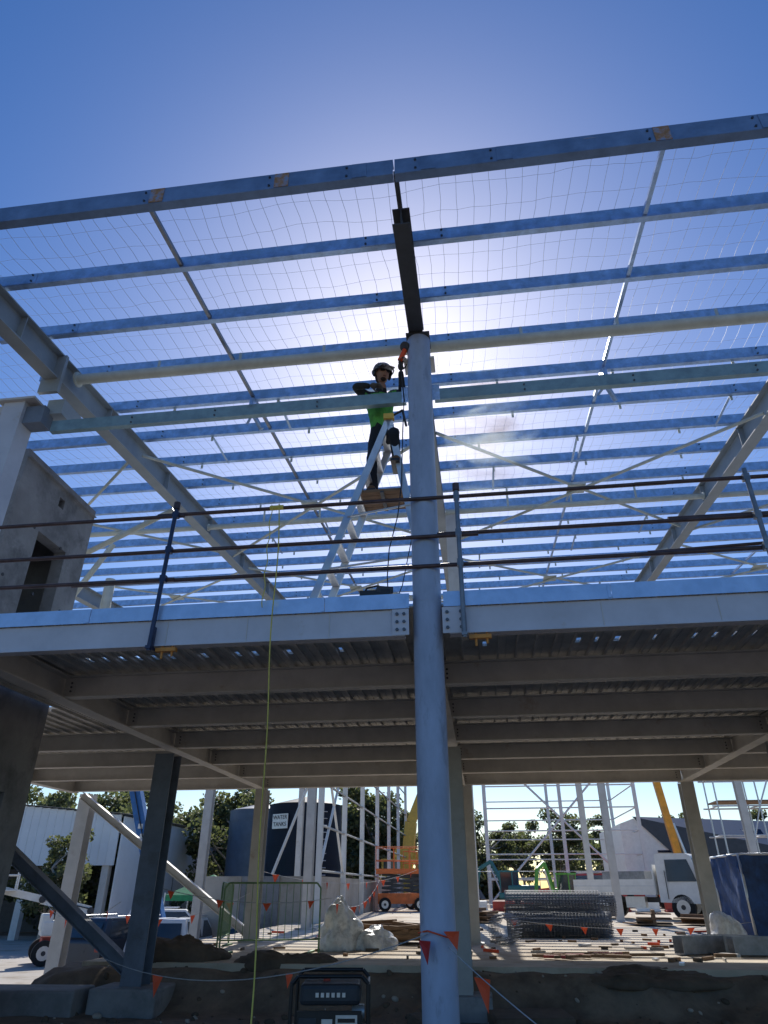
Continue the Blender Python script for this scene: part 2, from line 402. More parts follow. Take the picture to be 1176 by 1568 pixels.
# ---------------------------------------------------------------- generator
Gn=empty('portable_generator',(-1.55,7.86,0),R(8)); q=MB()
w,d,h=.36,.30,.77
for sx in(-1,1):
    for sy in(-1,1):
        q.tube((sx*w,sy*d,.1),(sx*w,sy*d,h-.06),.018,M_black,n=8)
        q.tube((sx*w,sy*d,h-.06),(sx*(w-.06),sy*d,h),.018,M_black,n=8)
    q.tube((sx*w,-d,.12),(sx*w,d,.12),.018,M_black,n=8)
    q.tube((sx*w,-d,h-.07),(sx*w,d,h-.07),.018,M_black,n=8)
for sy in(-1,1):
    q.tube((-w+.06,sy*d,h),(w-.06,sy*d,h),.018,M_black,n=8); q.tube((-w,sy*d,.12),(w,sy*d,.12),.018,M_black,n=8)
q.obj('frame',Gn)
q=MB(); q.box((0,0,.62),(.58,.5,.17),M_dark); q.obj('fuel_tank',Gn,bevel=.04)
q=MB(); q.tube((-.05,0,.705),(-.05,0,.74),.035,M_red); q.obj('fuel_cap',Gn)
q=MB(); q.box((0,-.26,.36),(.6,.03,.28),M_black); q.box((.16,-.278,.36),(.2,.01,.22),M_alu);q.box((-.02,-.278,.37),(.10,.01,.14),M_alu)
for i in range(3): 
    q.tube((-.24+i*.09,-.3,.30),(-.24+i*.09,-.275,.30),.03,M_alu,n=12); q.tube((-.24+i*.09,-.305,.30),(-.24+i*.09,-.28,.30),.018,M_black,n=12)
q.box((-.2,-.278,.42),(.16,.012,.06),M_dark); q.box((.16,-.285,.43),(.16,.01,.03),M_black); q.box((.16,-.285,.32),(.1,.01,.05),M_postg)
q.box((0,-.26,.205),(.6,.02,.012),M_alu)
q.obj('control_panel',Gn)
q=MB()
for i in range(6): q.box((-.12+i*.05,-.257,.62),(.03,.012,.035),M_alu)
q.obj('name_strip',Gn)
q=MB(); q.tube((-.3,.0,.3),(.1,.0,.3),.15,M_postg,n=16); q.box((.18,0,.28),(.24,.34,.3),M_dark); q.tube((.2,.1,.45),(.32,.1,.45),.06,M_alu); q.obj('engine',Gn)
q=MB()
for sy in(-1,1): q.tube((-w-.05,sy*.2,.1),(-w+.03,sy*.2,.1),.1,M_tyre,n=18)
q.box((w,-.2,.05),(.05,.05,.12),M_black);q.box((w,.2,.05),(.05,.05,.12),M_black); q.obj('wheels',Gn)

# ---------------------------------------------------------------- flags & rope
F=empty('bunting_flags'); q=MB()
def flag(p,w=.13,h=.2,a=0,tilt=0,m=M_flag):
    dx=Vector((math.cos(a),math.sin(a),0)); p=Vector(p); nrm=Vector((-dx.y,dx.x,0))
    A=p-dx*w;Bp=p+dx*w;C=p-Vector((0,0,h))+dx*tilt; mid=(A+Bp+C)/3+nrm*.015
    q.face([A,mid,C],m);q.face([mid,Bp,C],m);q.face([A,Bp,mid],m)
def sagline(a,b,sag,n=16): 
    a=Vector(a);b=Vector(b); return [a+(b-a)*(i/n)-Vector((0,0,sag*4*(i/n)*(1-i/n))) for i in range(n+1)]
L1=sagline((-.45,5.9,1.2),(-4.6,9.2,.75),.25); q.path(L1,.004,M_ropew,4)
L2=sagline((-.3,5.9,1.12),(1.6,3.2,.3),.12); q.path(L2,.004,M_ropew,4)
q.path([(-.53,6.05,1.2),(-.45,5.9,1.22),(-.3,5.9,1.18),(-.23,6.05,1.2)],.006,M_flag,5)
flag((-.47,5.86,1.16),.07,.15,-.8,.03,mat('flag_red',(.5,.03,.03),.7)); flag((-.27,5.86,1.22),.06,.12,.3,.04)
flag(L2[2]+Vector((0,0,-.0)),.09,.19,-.9,.05); flag(L2[7],.10,.18,-.9); 
flag(L1[5],.06,.11,2.4,.02); flag(L1[12],.11,.2,2.5,.03)
def bunt(a,b,sag,n,w=.1):
    Lx=sagline(a,b,sag,n*2); q.path(Lx,.005,M_ropew,4)
    for i in range(1,n*2,2): flag(Lx[i],w,w*1.7,math.atan2(b[1]-a[1],b[0]-a[0])+random.uniform(-.7,.7),random.uniform(-.04,.04))
bunt((-5.1,11.1,1.55),(-2.6,13.,1.35),.15,4,.07); bunt((-2.6,13,1.3),(-3.5,26,1.9),.4,9,.1)
bunt((-6.0,20,1.9),(-3,34,2.2),.4,8,.13); bunt((.2,17,.95),(6,17.2,.95),.2,8,.08); bunt((-9,18,1),(-5,16,1.4),.3,4,.1)
bunt((-9.6,16,1.2),(-6,12.2,1.3),.3,4,.09)
q.obj('flags_and_string',F,recalc=False)

# ---------------------------------------------------------------- ladder
LD=empty('platform_stepladder'); q=MB()
ap=(-.76,6.24)
def lr(foot):
    for (ya,yb) in((6.22,6.16),(6.62,6.70)):
        q.prism((ap[0],ya,ap[1]),(foot,yb,3.875),[(-.015,-.038),(.015,-.038),(.015,.038),(-.015,.038)],M_alu,up=(1,0,0))
lr(-1.58); lr(-.34)
zz=4.1
while zz<6.1:
    t=(ap[1]-zz)/(ap[1]-3.875); xx=ap[0]+(-1.58-ap[0])*t
    q.box((xx,6.42,zz),(.08,.40+.1*t,.028),M_alu); zz+=.28
for zz in(4.4,5.0,5.6,5.9):
    t=(ap[1]-zz)/(ap[1]-3.875); xx=ap[0]+(-.34-ap[0])*t; q.box((xx,6.42,zz),(.03,.44,.03),M_alu)
for z in(4.35,4.95):
    t=(ap[1]-z)/(ap[1]-3.875); q.tube((ap[0]-.82*t,6.17,z),(ap[0]+.42*t,6.17,z+.1),.012,M_alu,n=6)
q.obj('stiles_and_steps',LD)
q=MB()
for yy in(6.21,6.63): q.box((-.76,yy,6.25),(.12,.07,.07),M_yellow)
q.tube((-.72,6.2,6.26),(-.6,6.2,6.33),.014,M_black);q.tube((-.6,6.2,6.33),(-.56,6.2,6.1),.014,M_black)
for xx,yy in((-1.58,6.16),(-1.58,6.7),(-.34,6.16),(-.34,6.7)): q.box((xx,yy,3.885),(.06,.06,.03),M_black)
q.obj('caps_and_feet',LD)
q=MB(); 
for k in range(5): q.box((-.84,6.24+k*.085,5.27),(.5,.078,.03),M_timber)
q.box((-.84,6.40,5.245),(.04,.42,.02),M_dark)
q.obj('platform_board',LD)

# ---------------------------------------------------------------- worker
W=empty('construction_worker')
C_sh=mat('shirt_black',(.02,.022,.025),.85,0,.3,20,.2); C_hv=mat('shirt_hivis',(.10,.38,.07),.8,0,.35,15,.2)
C_pt=mat('work_pants',(.012,.015,.025),.9,0,.3,14,.3); C_bt=mat('boot_leather',(.14,.07,.03),.7,0,.3,20)
C_sk=mat('skin',(.30,.17,.12),.55,0,.12,10); C_gl=mat('work_gloves',(.10,.09,.08),.8,0,.3,20)
J={'pel':((-.86,6.45,6.19),.135,.11),'sp':((-.87,6.46,6.38),.125,.10),'ch':((-.88,6.41,6.60),.16,.115),'nk':((-.87,6.35,6.79),.062,.06),'hd':((-.855,6.32,6.88),.055,.055),
'sl':((-1.05,6.38,6.71),.068,.07),'el':((-1.17,6.17,6.72),.05,.05),'wl':((-.96,6.07,6.62),.033,.033),
'sr':((-.70,6.37,6.71),.068,.07),'er':((-.60,6.22,6.60),.05,.05),'wr':((-.60,6.05,6.80),.033,.033),
'hl':((-.955,6.45,6.12),.09,.095),'kl':((-.985,6.39,5.74),.065,.065),'al':((-.96,6.45,5.39),.045,.048),'tl':((-.965,6.29,5.325),.04,.034),
'hr':((-.765,6.44,6.12),.09,.095),'kr':((-.69,6.13,5.99),.066,.066),'ar':((-.695,6.37,5.69),.045,.048),'tr':((-.68,6.22,5.65),.04,.034)}
E=[('pel','sp',0),('sp','ch',1),('ch','nk',0),('nk','hd',3),('ch','sl',0),('sl','el',0),('el','wl',0),('ch','sr',0),('sr','er',0),('er','wr',0),
('pel','hl',2),('hl','kl',2),('kl','al',2),('al','tl',4),('pel','hr',2),('hr','kr',2),('kr','ar',2),('ar','tr',4)]
names=list(J); me=bpy.data.meshes.new('body')
me.from_pydata([J[k][0] for k in names],[(names.index(a),names.index(b)) for a,b,_ in E],[])
o=bpy.data.objects.new('body',me); link(o)
bm=bmesh.new();bm.from_mesh(me);lay=bm.verts.layers.skin.verify();bm.verts.ensure_lookup_table()
for i,k in enumerate(names):
    bm.verts[i][lay].radius=(J[k][1],J[k][2]); bm.verts[i][lay].use_root=(k=='pel')
bm.to_mesh(me);bm.free()
md=o.modifiers.new('s','SKIN'); md.use_smooth_shade=True; o.modifiers.new('ss','SUBSURF').levels=2
dg=bpy.context.evaluated_depsgraph_get(); me2=bpy.data.meshes.new_from_object(o.evaluated_get(dg))
bpy.data.objects.remove(o)
me2.materials.clear()
for m in(C_sh,C_hv,C_pt,C_sk,C_bt): me2.materials.append(m)
def segd(p,a,b):
    a=Vector(a);b=Vector(b);t=max(0,min(1,(p-a).dot(b-a)/(b-a).length_squared)); return (p-(a+(b-a)*t)).length
for f in me2.polygons:
    c=f.center; best=min(E,key=lambda e:segd(c,J[e[0]][0],J[e[1]][0])); mi=best[2]
    tors=abs(c.x+.87)<.19 and c.y>6.22
    if mi in(0,1) and tors:
        mi=1 if (c.z<6.70 and c.z>6.27) else 0
        if c.z<6.24: mi=2
    f.material_index=mi; f.use_smooth=True
for v in me2.vertices:
    n=noise.noise(v.co*14)*.008+noise.noise(v.co*32)*.004; v.co+=v.normal*n
o=bpy.data.objects.new('clothed_body',me2); link(o,W)
q=MB()
for a,t in(('al','tl'),('ar','tr')):
    A=Vector(J[a][0]);T=Vector(J[t][0]); c=(A+T)/2; q.box((c.x,c.y-.02,min(A.z,T.z)-.035),(.10,.29,.03),M_black)
    q.sphere((T.x,T.y-.02,T.z),.055,C_bt,.95,1.3,.75); q.sphere((A.x,A.y+.02,A.z-.03),.055,C_bt,.9,1.1,1)
q.obj('boots',W)
q=MB(); hc=Vector((-.85,6.30,6.975)); HT=Matrix.Rotation(R(30),4,'Z')@Matrix.Rotation(R(14),4,'X')
q.sphere(hc,.1,C_sk,.78,.95,1.18,20,14,T=HT)
def hp(x,y,z): return hc+HT@Vector((x,y,z))
q.sphere(hp(0,-.098,-.01),.018,C_sk,.8,1.1,1.5,8,6,T=HT)
for sx in(-1,1):
    q.box(hp(sx*.032,-.09,.018),(.05,.012,.026),M_black,R(30+sx*14),R(14)); q.sphere(hp(sx*.078,.0,.0),.024,C_sk,.35,.8,1.2,8,6,T=HT)
q.box(hp(0,-.088,-.052),(.035,.01,.006),mat('lips',(.2,.09,.07),.6),R(30)); q.sphere(hp(0,-.055,-.082),.038,mat('hair',(.03,.02,.015),.9),1,.8,.7,8,6,T=HT)
q.sphere(hp(0,.02,-.01),.098,mat('hair',(.03,.02,.015),.9),.83,.95,1.1,16,10,T=HT)
q.obj('head',W)
q=MB(); M_hel=mat('helmet_shell',(.36,.36,.37),.35,0,.5,9,0,(.03,.03,.035),.52,12)
q.sphere(hp(0,.005,.03),.128,M_hel,.92,1.12,.95,24,10,half=True,T=HT)
ring=[hp(.128*.95*math.cos(t),.005+.15*math.sin(t)-(.04 if math.sin(t)<-.3 else 0),.03) for t in [2*math.pi*i/24 for i in range(25)]]
q.path(ring,.008,M_hel,6)
q.box(hp(0,-.15,.034),(.17,.09,.008),M_hel,R(30),R(12)); 
for sx in(-1,1): q.sphere(hp(sx*.1,.01,.0),.042,M_black,.5,.9,1.1,10,8,T=HT)
q.path([hp(.115*math.cos(t),.01,.03+.13*math.sin(t)) for t in [math.pi*i/12 for i in range(13)]],.009,M_black,6)
q.obj('hard_hat',W)
def hand(wr,dirv,palmn,name,grip=.6):
    q=MB(); d=Vector(dirv).normalized();n=Vector(palmn).normalized();sd=d.cross(n).normalized();w=Vector(wr)
    T=Matrix((sd,d,n)).transposed().to_4x4()
    q.sphere(w+d*.045,.045,C_gl,.95,1.15,.45,12,8,T=T)
    for i in range(4):
        b=w+d*.082+sd*(.028-.019*i); Ls=[.04,.045,.042,.033][i]; a=grip*.5; p0=b
        for k in range(3):
            dd=(d*math.cos(a)+n*math.sin(a)).normalized(); p1=p0+dd*Ls*(1-.22*k); q.tube(p0,p1,.0095-.001*k,C_gl,.0088-.001*k,n=8); q.sphere(p1,.009-.001*k,C_gl,nu=8,nv=6); p0=p1; a+=grip
    b=w+d*.03+sd*.038; dd=(d*.6+sd*.75+n*.3).normalized(); q.tube(b,b+dd*.035,.012,C_gl,.010,n=8); b2=b+dd*.035; q.sphere(b2,.0105,C_gl,nu=8,nv=6)
    dd=(d*.8+n*.6+sd*.1).normalized(); q.tube(b2,b2+dd*.03,.010,C_gl,.008,n=8); q.sphere(b2+dd*.03,.0085,C_gl,nu=8,nv=6)
    q.obj(name,W)
hand(J['wl'][0],(.9,-.1,-.1),(0,-.3,-1),'hand_right',.55)
hand(J['wr'][0],(.05,-.3,.9),(.6,-.6,0),'hand_left',.75)
q=MB(); q.tube((-.60,5.99,6.90),(-.54,6.0,7.06),.03,M_flag,n=12); q.tube((-.54,6.0,7.06),(-.51,6.0,7.11),.038,M_dark,n=12); q.tube((-.545,5.97,7.09),(-.535,5.985,7.10),.06,M_dark,n=18)
q.obj('angle_grinder')
q=MB(); q.path([(-.60,6.0,6.88),(-.57,6.1,6.4),(-.6,6.15,5.9),(-.62,6.15,5.3),(-.66,6.12,4.9),(-.75,6.1,4.5),(-.77,6.1,4.2),(-.76,6.12,3.9)],.006,M_black,6); q.path([(-.5,6.1,5.3),(-.52,6.1,4.6),(-.62,6.1,4.1),(-.7,6.1,3.9)],.005,M_black,6); q.obj('power_cable')
q=MB(); q.box((-.88,6.08,3.96),(.30,.16,.13),M_black); q.box((-.80,6.08,4.03),(.16,.14,.07),M_dark,.3); q.path([(-1.0,6.08,4.02),(-.97,6.08,4.08),(-.86,6.08,4.10),(-.78,6.08,4.05)],.012,M_black,6); q.obj('tool_bag',bevel=.03)
# pale blue wisps right of the column, a noise-shaped scatter volume
q=MB(); q.sphere((0,0,0),1,None,.60,.30,1.1,24,16); q.mats=[]
sv=bpy.data.materials.new('wisp_volume'); sv.use_nodes=True; nt=sv.node_tree; N=nt.nodes; L=nt.links
N.remove(N['Principled BSDF']); vs_=N.new('ShaderNodeVolumeScatter'); vs_.inputs['Color'].default_value=(.66,.84,1,1); vs_.inputs['Anisotropy'].default_value=.35
tc=N.new('ShaderNodeTexCoord'); mp=N.new('ShaderNodeMapping'); mp.inputs['Scale'].default_value=(.8,1.8,3.2); mp.inputs['Rotation'].default_value=(0,R(12),0); L.new(tc.outputs['Object'],mp.inputs[0])
n=N.new('ShaderNodeTexNoise'); n.inputs['Scale'].default_value=1.5; n.inputs['Detail'].default_value=4; n.inputs['Distortion'].default_value=1.2; L.new(mp.outputs[0],n.inputs['Vector'])
r=N.new('ShaderNodeMapRange'); r.inputs[1].default_value=.47; r.inputs[2].default_value=.66; r.inputs[3].default_value=0; r.inputs[4].default_value=1; L.new(n.outputs['Fac'],r.inputs[0])
mp2=N.new('ShaderNodeMapping'); mp2.inputs['Scale'].default_value=(1/.60,1/.30,1/1.1); L.new(tc.outputs['Object'],mp2.inputs[0])
ln=N.new('ShaderNodeVectorMath'); ln.operation='LENGTH'; L.new(mp2.outputs[0],ln.inputs[0])
fr=N.new('ShaderNodeMapRange'); fr.inputs[1].default_value=1; fr.inputs[2].default_value=.35; fr.inputs[3].default_value=0; fr.inputs[4].default_value=4.0; L.new(ln.outputs['Value'],fr.inputs[0])
mu=N.new('ShaderNodeMath'); mu.operation='MULTIPLY'; L.new(r.outputs[0],mu.inputs[0]); L.new(fr.outputs[0],mu.inputs[1]); L.new(mu.outputs[0],vs_.inputs['Density'])
L.new(vs_.outputs[0],N['Material Output'].inputs['Volume'])
q.mats=[sv]; o=q.obj('pale_wisps',weld=True); o.location=(.36,6.2,6.0)

# ---------------------------------------------------------------- site objects on slab
Bf=empty('crowd_barrier'); q=MB(); M_bg=mat('barrier_green',(.12,.22,.10),.5,.2,.3,8)
def barrier(a,b):
    a=Vector(a);b=Vector(b);Z=Vector((0,0,1))
    q.path([a,a+Z*1.0,a+Z*1.08+(b-a)*.04,b+Z*1.08-(b-a)*.04,b+Z*1.0,b],.016,M_bg,8); q.tube(a+Z*.2,b+Z*.2,.013,M_bg)
    for i in range(1,14): 
        c=a+(b-a)*i/14; q.tube(c+Z*.2,c+Z*1.08,.006,M_bg,n=5)
    for c in(a+(b-a)*.08,b-(b-a)*.08): q.box(c+Z*.015,(.05,.5,.03),M_bg)
barrier((-4.65,13.4,.5),(-3.0,13.9,.5)); barrier((-4.7,13.4,.5),(-5.2,15.5,.5))
q.obj('bars',Bf)
def lump(name,c,r,m,sx,sy,sz,amp=.25,fr=2.5,seed=0):
    q=MB(); q.sphere((0,0,0),r,m,sx,sy,sz,64,40); o=q.obj(name,weld=True)
    for v in o.data.vertices:
        p_=v.co.copy(); d=p_.normalized()
        n=(noise.noise(p_*fr+Vector((seed,0,0)))*amp*.8+(abs(noise.noise(Vector((p_.x*9,p_.y*9,p_.z*4+seed))))-.2)*amp*.45); v.co+=d*n*r
        if v.co.z<-.35*r*sz: v.co.z=-.35*r*sz
    o.location=Vector(c)+Vector((0,0,.35*r*sz)); return o
lump('plastic_wrapped_bundle',(-2.75,14.5,.5),.48,M_plastic,.75,.8,1.15,.5,3,1)
lump('plastic_wrapped_bundle',(-2.2,14.7,.5),.42,M_plastic,1.1,.8,.55,.5,3,5)
lump('bulk_bag',(4.5,15.9,.5),.38,M_plastic,.8,.8,1.2,.4,3,9)
lump('soil_pile',(-5.0,12.4,.45),.6,M_soil,1.5,.8,.4,.5,2,3); lump('soil_pile',(-3.2,12.2,.4),.5,M_soil,1.6,.7,.35,.5,2,4)
lump('soil_pile',(2.2,11.7,.3),.5,M_soil,2.2,.8,.3,.5,2,6)
q=MB()
for i in range(46):
    q.box((random.uniform(-2.6,-1.2),random.uniform(15.8,17),.55+random.uniform(0,.32)),(random.uniform(.8,1.6),.1,.06),M_timber,random.uniform(-.5,.5),0,random.uniform(-.1,.1))
q.obj('timber_pile')
q=MB()
for i in range(150):
    x=random.uniform(-5.5,6);y=random.uniform(12.3,22); m=random.choice([M_timber,M_timber,M_timber,M_soil,M_alu,M_flag,M_conc,M_soil])
    q.box((x,y,.52),(random.uniform(.04,.4),random.uniform(.02,.08),random.uniform(.02,.06)),m,random.uniform(0,3))
for i in range(16): q.box((random.uniform(.8,2.6),random.uniform(13,14),.54),(random.uniform(.3,.9),.05,.04),random.choice([M_timber,M_timber,M_red]),random.uniform(-.5,.5))
q.obj('site_debris')
M_roll=mat('mesh_roll_wire',(.26,.27,.28),.5,.6,.3,20)
def roll(name,c,L,r,rz,layers=3):
    q=MB(); n=26
    for ly in range(layers):
        rr=r*(1-.22*ly)
        for k in range(int(L/.075)+1):
            x=-L/2+k*.075; pts=[(x,rr*math.cos(2*math.pi*i/14),rr*math.sin(2*math.pi*i/14)) for i in range(15)]; q.path(pts,.006,M_roll,3)
        for i in range(n):
            a=2*math.pi*i/n; q.tube((-L/2,rr*math.cos(a),rr*math.sin(a)),(L/2,rr*math.cos(a),rr*math.sin(a)),.006,M_roll,n=3,caps=False)
    o=q.obj(name,recalc=False); o.location=c; o.rotation_euler=(0,0,rz)
roll('wire_mesh_roll',(1.6,18.6,.76),2.3,.26,0); roll('wire_mesh_roll',(1.75,19.1,.76),2.3,.26,.03); roll('wire_mesh_roll',(1.55,18.85,1.2),2.2,.25,-.03); roll('wire_mesh_roll',(2.0,19.5,1.15),2.2,.25,.05)
roll('wire_mesh_roll',(.35,16.4,.77),.5,.27,1.15,2)
q=MB()
for k,(x,y,a) in enumerate([(3.6,14.4,.5),(4.2,14.6,-.3),(4.5,14.2,.1)]):
    T=Matrix.Translation((x,y,.52))@Matrix.Rotation(a,4,'Z')
    q.bx(-.45,.45,-.12,.12,0,.015,M_postg,T);q.bx(-.45,.45,-.12,-.105,.015,.26,M_postg,T);q.bx(-.45,.45,.105,.12,.015,.26,M_postg,T)
q.obj('steel_offcuts')
M_tarp=mat('blue_tarp',(.02,.06,.18),.7,0,.5,5,.5)
q=MB(); nx_=18
for (a,b) in(((5.4,17.),(7.6,17.)),((5.4,17.),(5.4,19.)),((7.6,17),(7.6,19)),((5.4,19),(7.6,19))):
    for i in range(nx_):
        for j in range(8):
            def P_(i,j):
                t=i/nx_; x=a[0]+(b[0]-a[0])*t;y=a[1]+(b[1]-a[1])*t; n=.12*noise.noise(Vector((x*3,y*3,j*.5)))
                return (x+(n if a[0]==b[0] else 0),y+(n if a[1]==b[1] else 0),.52+j*.2)
            q.face([P_(i,j),P_(i+1,j),P_(i+1,j+1),P_(i,j+1)],M_tarp,True)
for X in(5.4,7.6):
    for Y in(17,19): q.tube((X,Y,.5),(X,Y,2.15),.03,M_alu)
q.tube((5.4,17,2.13),(7.6,17,2.13),.025,M_alu);q.tube((5.4,17,2.13),(5.4,19,2.13),.025,M_alu)
q.obj('tarp_wrapped_bin',weld=True)

# ---------------------------------------------------------------- vehicles
def wheel(q,c,r,w,ax=(0,1,0)):
    c=Vector(c);ax=Vector(ax); q.tube(c-ax*w/2,c+ax*w/2,r,M_tyre,n=20); q.tube(c-ax*(w/2+.01),c+ax*(w/2+.01),r*.58,M_alu,n=14); q.tube(c-ax*(w/2+.025),c+ax*(w/2+.025),r*.2,M_dark,n=10)
def extr(q,prof,w,m,top_in=0,zt=None):
    zs=[p[1] for p in prof];z0,z1=min(zs),max(zs)
    def yy(z): 
        t=max(0,(z-(zt or z0)))/(z1-(zt or z0)+1e-6); return w/2-top_in*t
    A=[(x,-yy(z),z) for x,z in prof];B_=[(x,yy(z),z) for x,z in prof];n=len(prof)
    q.raw(A+B_,[(i,(i+1)%n,(i+1)%n+n,i+n) for i in range(n)],m); q.face(A[::-1],m);q.face(B_,m)
def truck(loc,rz):
    e=empty('flatbed_truck',loc,rz)
    q=MB(); extr(q,[(.75,.55),(2.35,.5),(2.42,.95),(2.3,1.15),(2.0,2.02),(1.85,2.1),(.8,2.1),(.75,2.0)],1.8,M_white,.08,1.1); q.obj('cab',e,bevel=.04)
    q=MB()
    q.face([(2.325,-.78,1.2),(2.325,.78,1.2),(2.055,.74,1.95),(2.055,-.74,1.95)],M_glass)
    for s_ in(-1,1):
        q.face([(1.1,s_*.905,1.2),(2.12,s_*.905,1.2),(1.88,s_*.845,1.9),(1.1,s_*.845,1.9)],M_glass)
        q.box((2.37,s_*.68,.85),(.1,.28,.16),M_alu); q.box((2.2,s_*1.02,1.55),(.08,.14,.34),M_black); q.tube((2.2,s_*.88,1.7),(2.2,s_*1.0,1.7),.015,M_black)
        q.box((1.05,s_*.905,1.1),(.02,.02,.9),M_black)
    q.box((2.42,0,.55),(.08,1.75,.22),M_black); q.box((2.41,0,.9),(.05,1.0,.1),M_black); q.obj('windows_and_trim',e)
    q=MB(); q.box((0,.35,.62),(4.4,.08,.16),M_dark);q.box((0,-.35,.62),(4.4,.08,.16),M_dark); q.box((-.2,-.6,.55),(.7,.3,.35),M_alu); q.obj('chassis',e)
    q=MB(); q.bx(-2.4,.6,-.92,.92,.78,.86,M_white)
    for s_ in(-1,1): q.bx(-2.4,.6,s_*.92-.02,s_*.92+.02,.86,1.28,M_white); q.bx(-2.4,.6,s_*.945-.006,s_*.945+.006,1.05,1.08,M_alu)
    q.bx(-2.43,-2.4,-.92,.92,.8,1.28,M_white); q.bx(.6,.64,-.92,.92,.8,1.75,M_white); q.box((-.6,.1,1.3),(1.6,1.2,.5),M_postg); q.obj('tray',e)
    q=MB()
    for x in(1.5,-1.4):
        for s_ in(-1,1): wheel(q,(x,s_*.78,.4),.4,.24)
    q.obj('wheels',e)
truck((5.95,30.0,.5),R(-28))
def car(name,loc,rz,paint,wagon=True):
    e=empty(name,loc,rz); q=MB()
    prof=[(-2.2,.35),(2.2,.35),(2.25,.7),(2.15,.95),(1.1,1.05),(.45,1.62),(-1.9 if wagon else -.7,1.66),(-2.2 if wagon else -.95,1.1),(-2.25,1.05),(-2.25,.5)]
    extr(q,prof,1.8,paint,.2,1.0); q.obj('body',e,bevel=.05)
    q=MB()
    for s_ in(-1,1):
        xs=[(.95,1.1),(.42,1.55),(-1.75 if wagon else -.6,1.58),(-1.95 if wagon else -.75,1.12)]
        q.face([(x,s_*(.905-.2*(max(0,z-1.0)/.66)),z) for x,z in xs],M_glass)
        q.box((2.2,s_*.65,.8),(.1,.3,.14),M_alu); q.box((-2.23,s_*.75,.95),(.05,.16,.3),M_red)
        q.tube((.1,s_*.78,1.70),(-1.6,s_*.78,1.70),.02,M_alu); q.box((-.5,s_*.82,1.35),(.07,.08,.5),paint)
    q.face([(1.08,-.75,1.1),(1.08,.75,1.1),(.52,.66,1.585),(.52,-.66,1.585)],M_glass); q.box((2.25,0,.6),(.06,1.2,.2),M_black)
    q.face([(-2.235,-.7,1.15),(-2.235,.7,1.15),(-1.98,.62,1.55),(-1.98,-.62,1.55)],M_glass)
    q.obj('glass_and_lights',e)
    q=MB()
    for x in(1.35,-1.35):
        for s_ in(-1,1): wheel(q,(x,s_*.8,.36),.36,.24)
    q.obj('wheels',e)
M_cw=mat('car_white',(.7,.7,.7),.3,0,.06,3);M_cd=mat('car_dark',(.04,.05,.07),.3,.2,.1,3)
car('parked_car',(-11.8,25.0,-.98),R(75),M_cd); car('parked_car',(-9.9,24.6,-.98),R(95),M_cw); car('parked_car',(-8.0,27.5,-.98),R(80),M_cw); car('parked_car',(-14.,34,-.98),R(20),M_cw)
def boomlift(loc,rz,col,name,pts,r=.16,base=None):
    e=empty(name,loc,rz); q=MB(); base=base or col
    q.box((0,0,.7),(1.9,1.1,.3),base)
    for x in(-.85,.85):
        for s_ in(-1,1): wheel(q,(x,s_*.8,.4),.4,.28)
        q.box((x,0,.45),(.16,1.5,.12),M_dark)
    q.obj('chassis',e)
    q=MB(); q.box((-.1,.32,1.15),(1.9,.4,.5),col);q.box((-.1,-.32,1.15),(1.9,.4,.5),col); q.box((-.9,0,1.35),(.4,1.0,.55),col); q.tube((0,0,.85),(0,0,.95),.4,M_dark,n=16); q.obj('turntable',e,bevel=.06)
    q=MB()
    for i,(a,b) in enumerate(zip(pts[:-1],pts[1:])):
        k=r*(1-.22*i); q.prism(a,b,[(-k*.8,-k),(k*.8,-k),(k*.8,k),(-k*.8,k)],col if i!=1 else M_white)
    for a in pts[:-1]: q.tube((a[0],a[1]-r*1.1,a[2]),(a[0],a[1]+r*1.1,a[2]),r*.8,M_dark)
    a=Vector(pts[0]);b=Vector(pts[1]); q.tube(a+Vector((-.3,0,-.2)),a.lerp(b,.4)+Vector((0,0,-.15)),.05,M_alu)
    for t in(.35,.42,.49,.56,.63): q.box(a.lerp(b,t)+Vector((0,-r*.8-.01,0)),(r*.9,.01,r*.8),M_white)
    q.path([a.lerp(b,t)+Vector((0,-r,.06)) for t in(0,.3,.6,1)],.02,M_black,5)
    q.obj('boom',e)
    q=MB(); c=Vector(pts[-1])
    for z in(0,.5,1.1):
        q.path([c+Vector(v)+Vector((0,0,z)) for v in((-.4,-.9,0),(.4,-.9,0),(.4,.9,0),(-.4,.9,0),(-.4,-.9,0))],.025,col,6)
    for v in((-.4,-.9),(.4,-.9),(.4,.9),(-.4,.9)): q.tube(c+Vector((v[0],v[1],0)),c+Vector((v[0],v[1],1.1)),.025,col)
    q.box(c,(.8,1.8,.05),M_dark); q.obj('basket',e)
boomlift((-11.6,26,-.98),R(0),M_blue,'boom_lift',[(.3,0,1.5),(-1.5,0,6.2),(-2.8,0,9.)],.2)
boomlift((-15.9,28.5,-.98),R(35),M_white,'boom_lift',[(.6,0,1.7),(-1.2,0,2.1),(-2.6,0,2.4)],.16,M_red)
M_or=mat('orange_paint',(.72,.17,.04),.5)
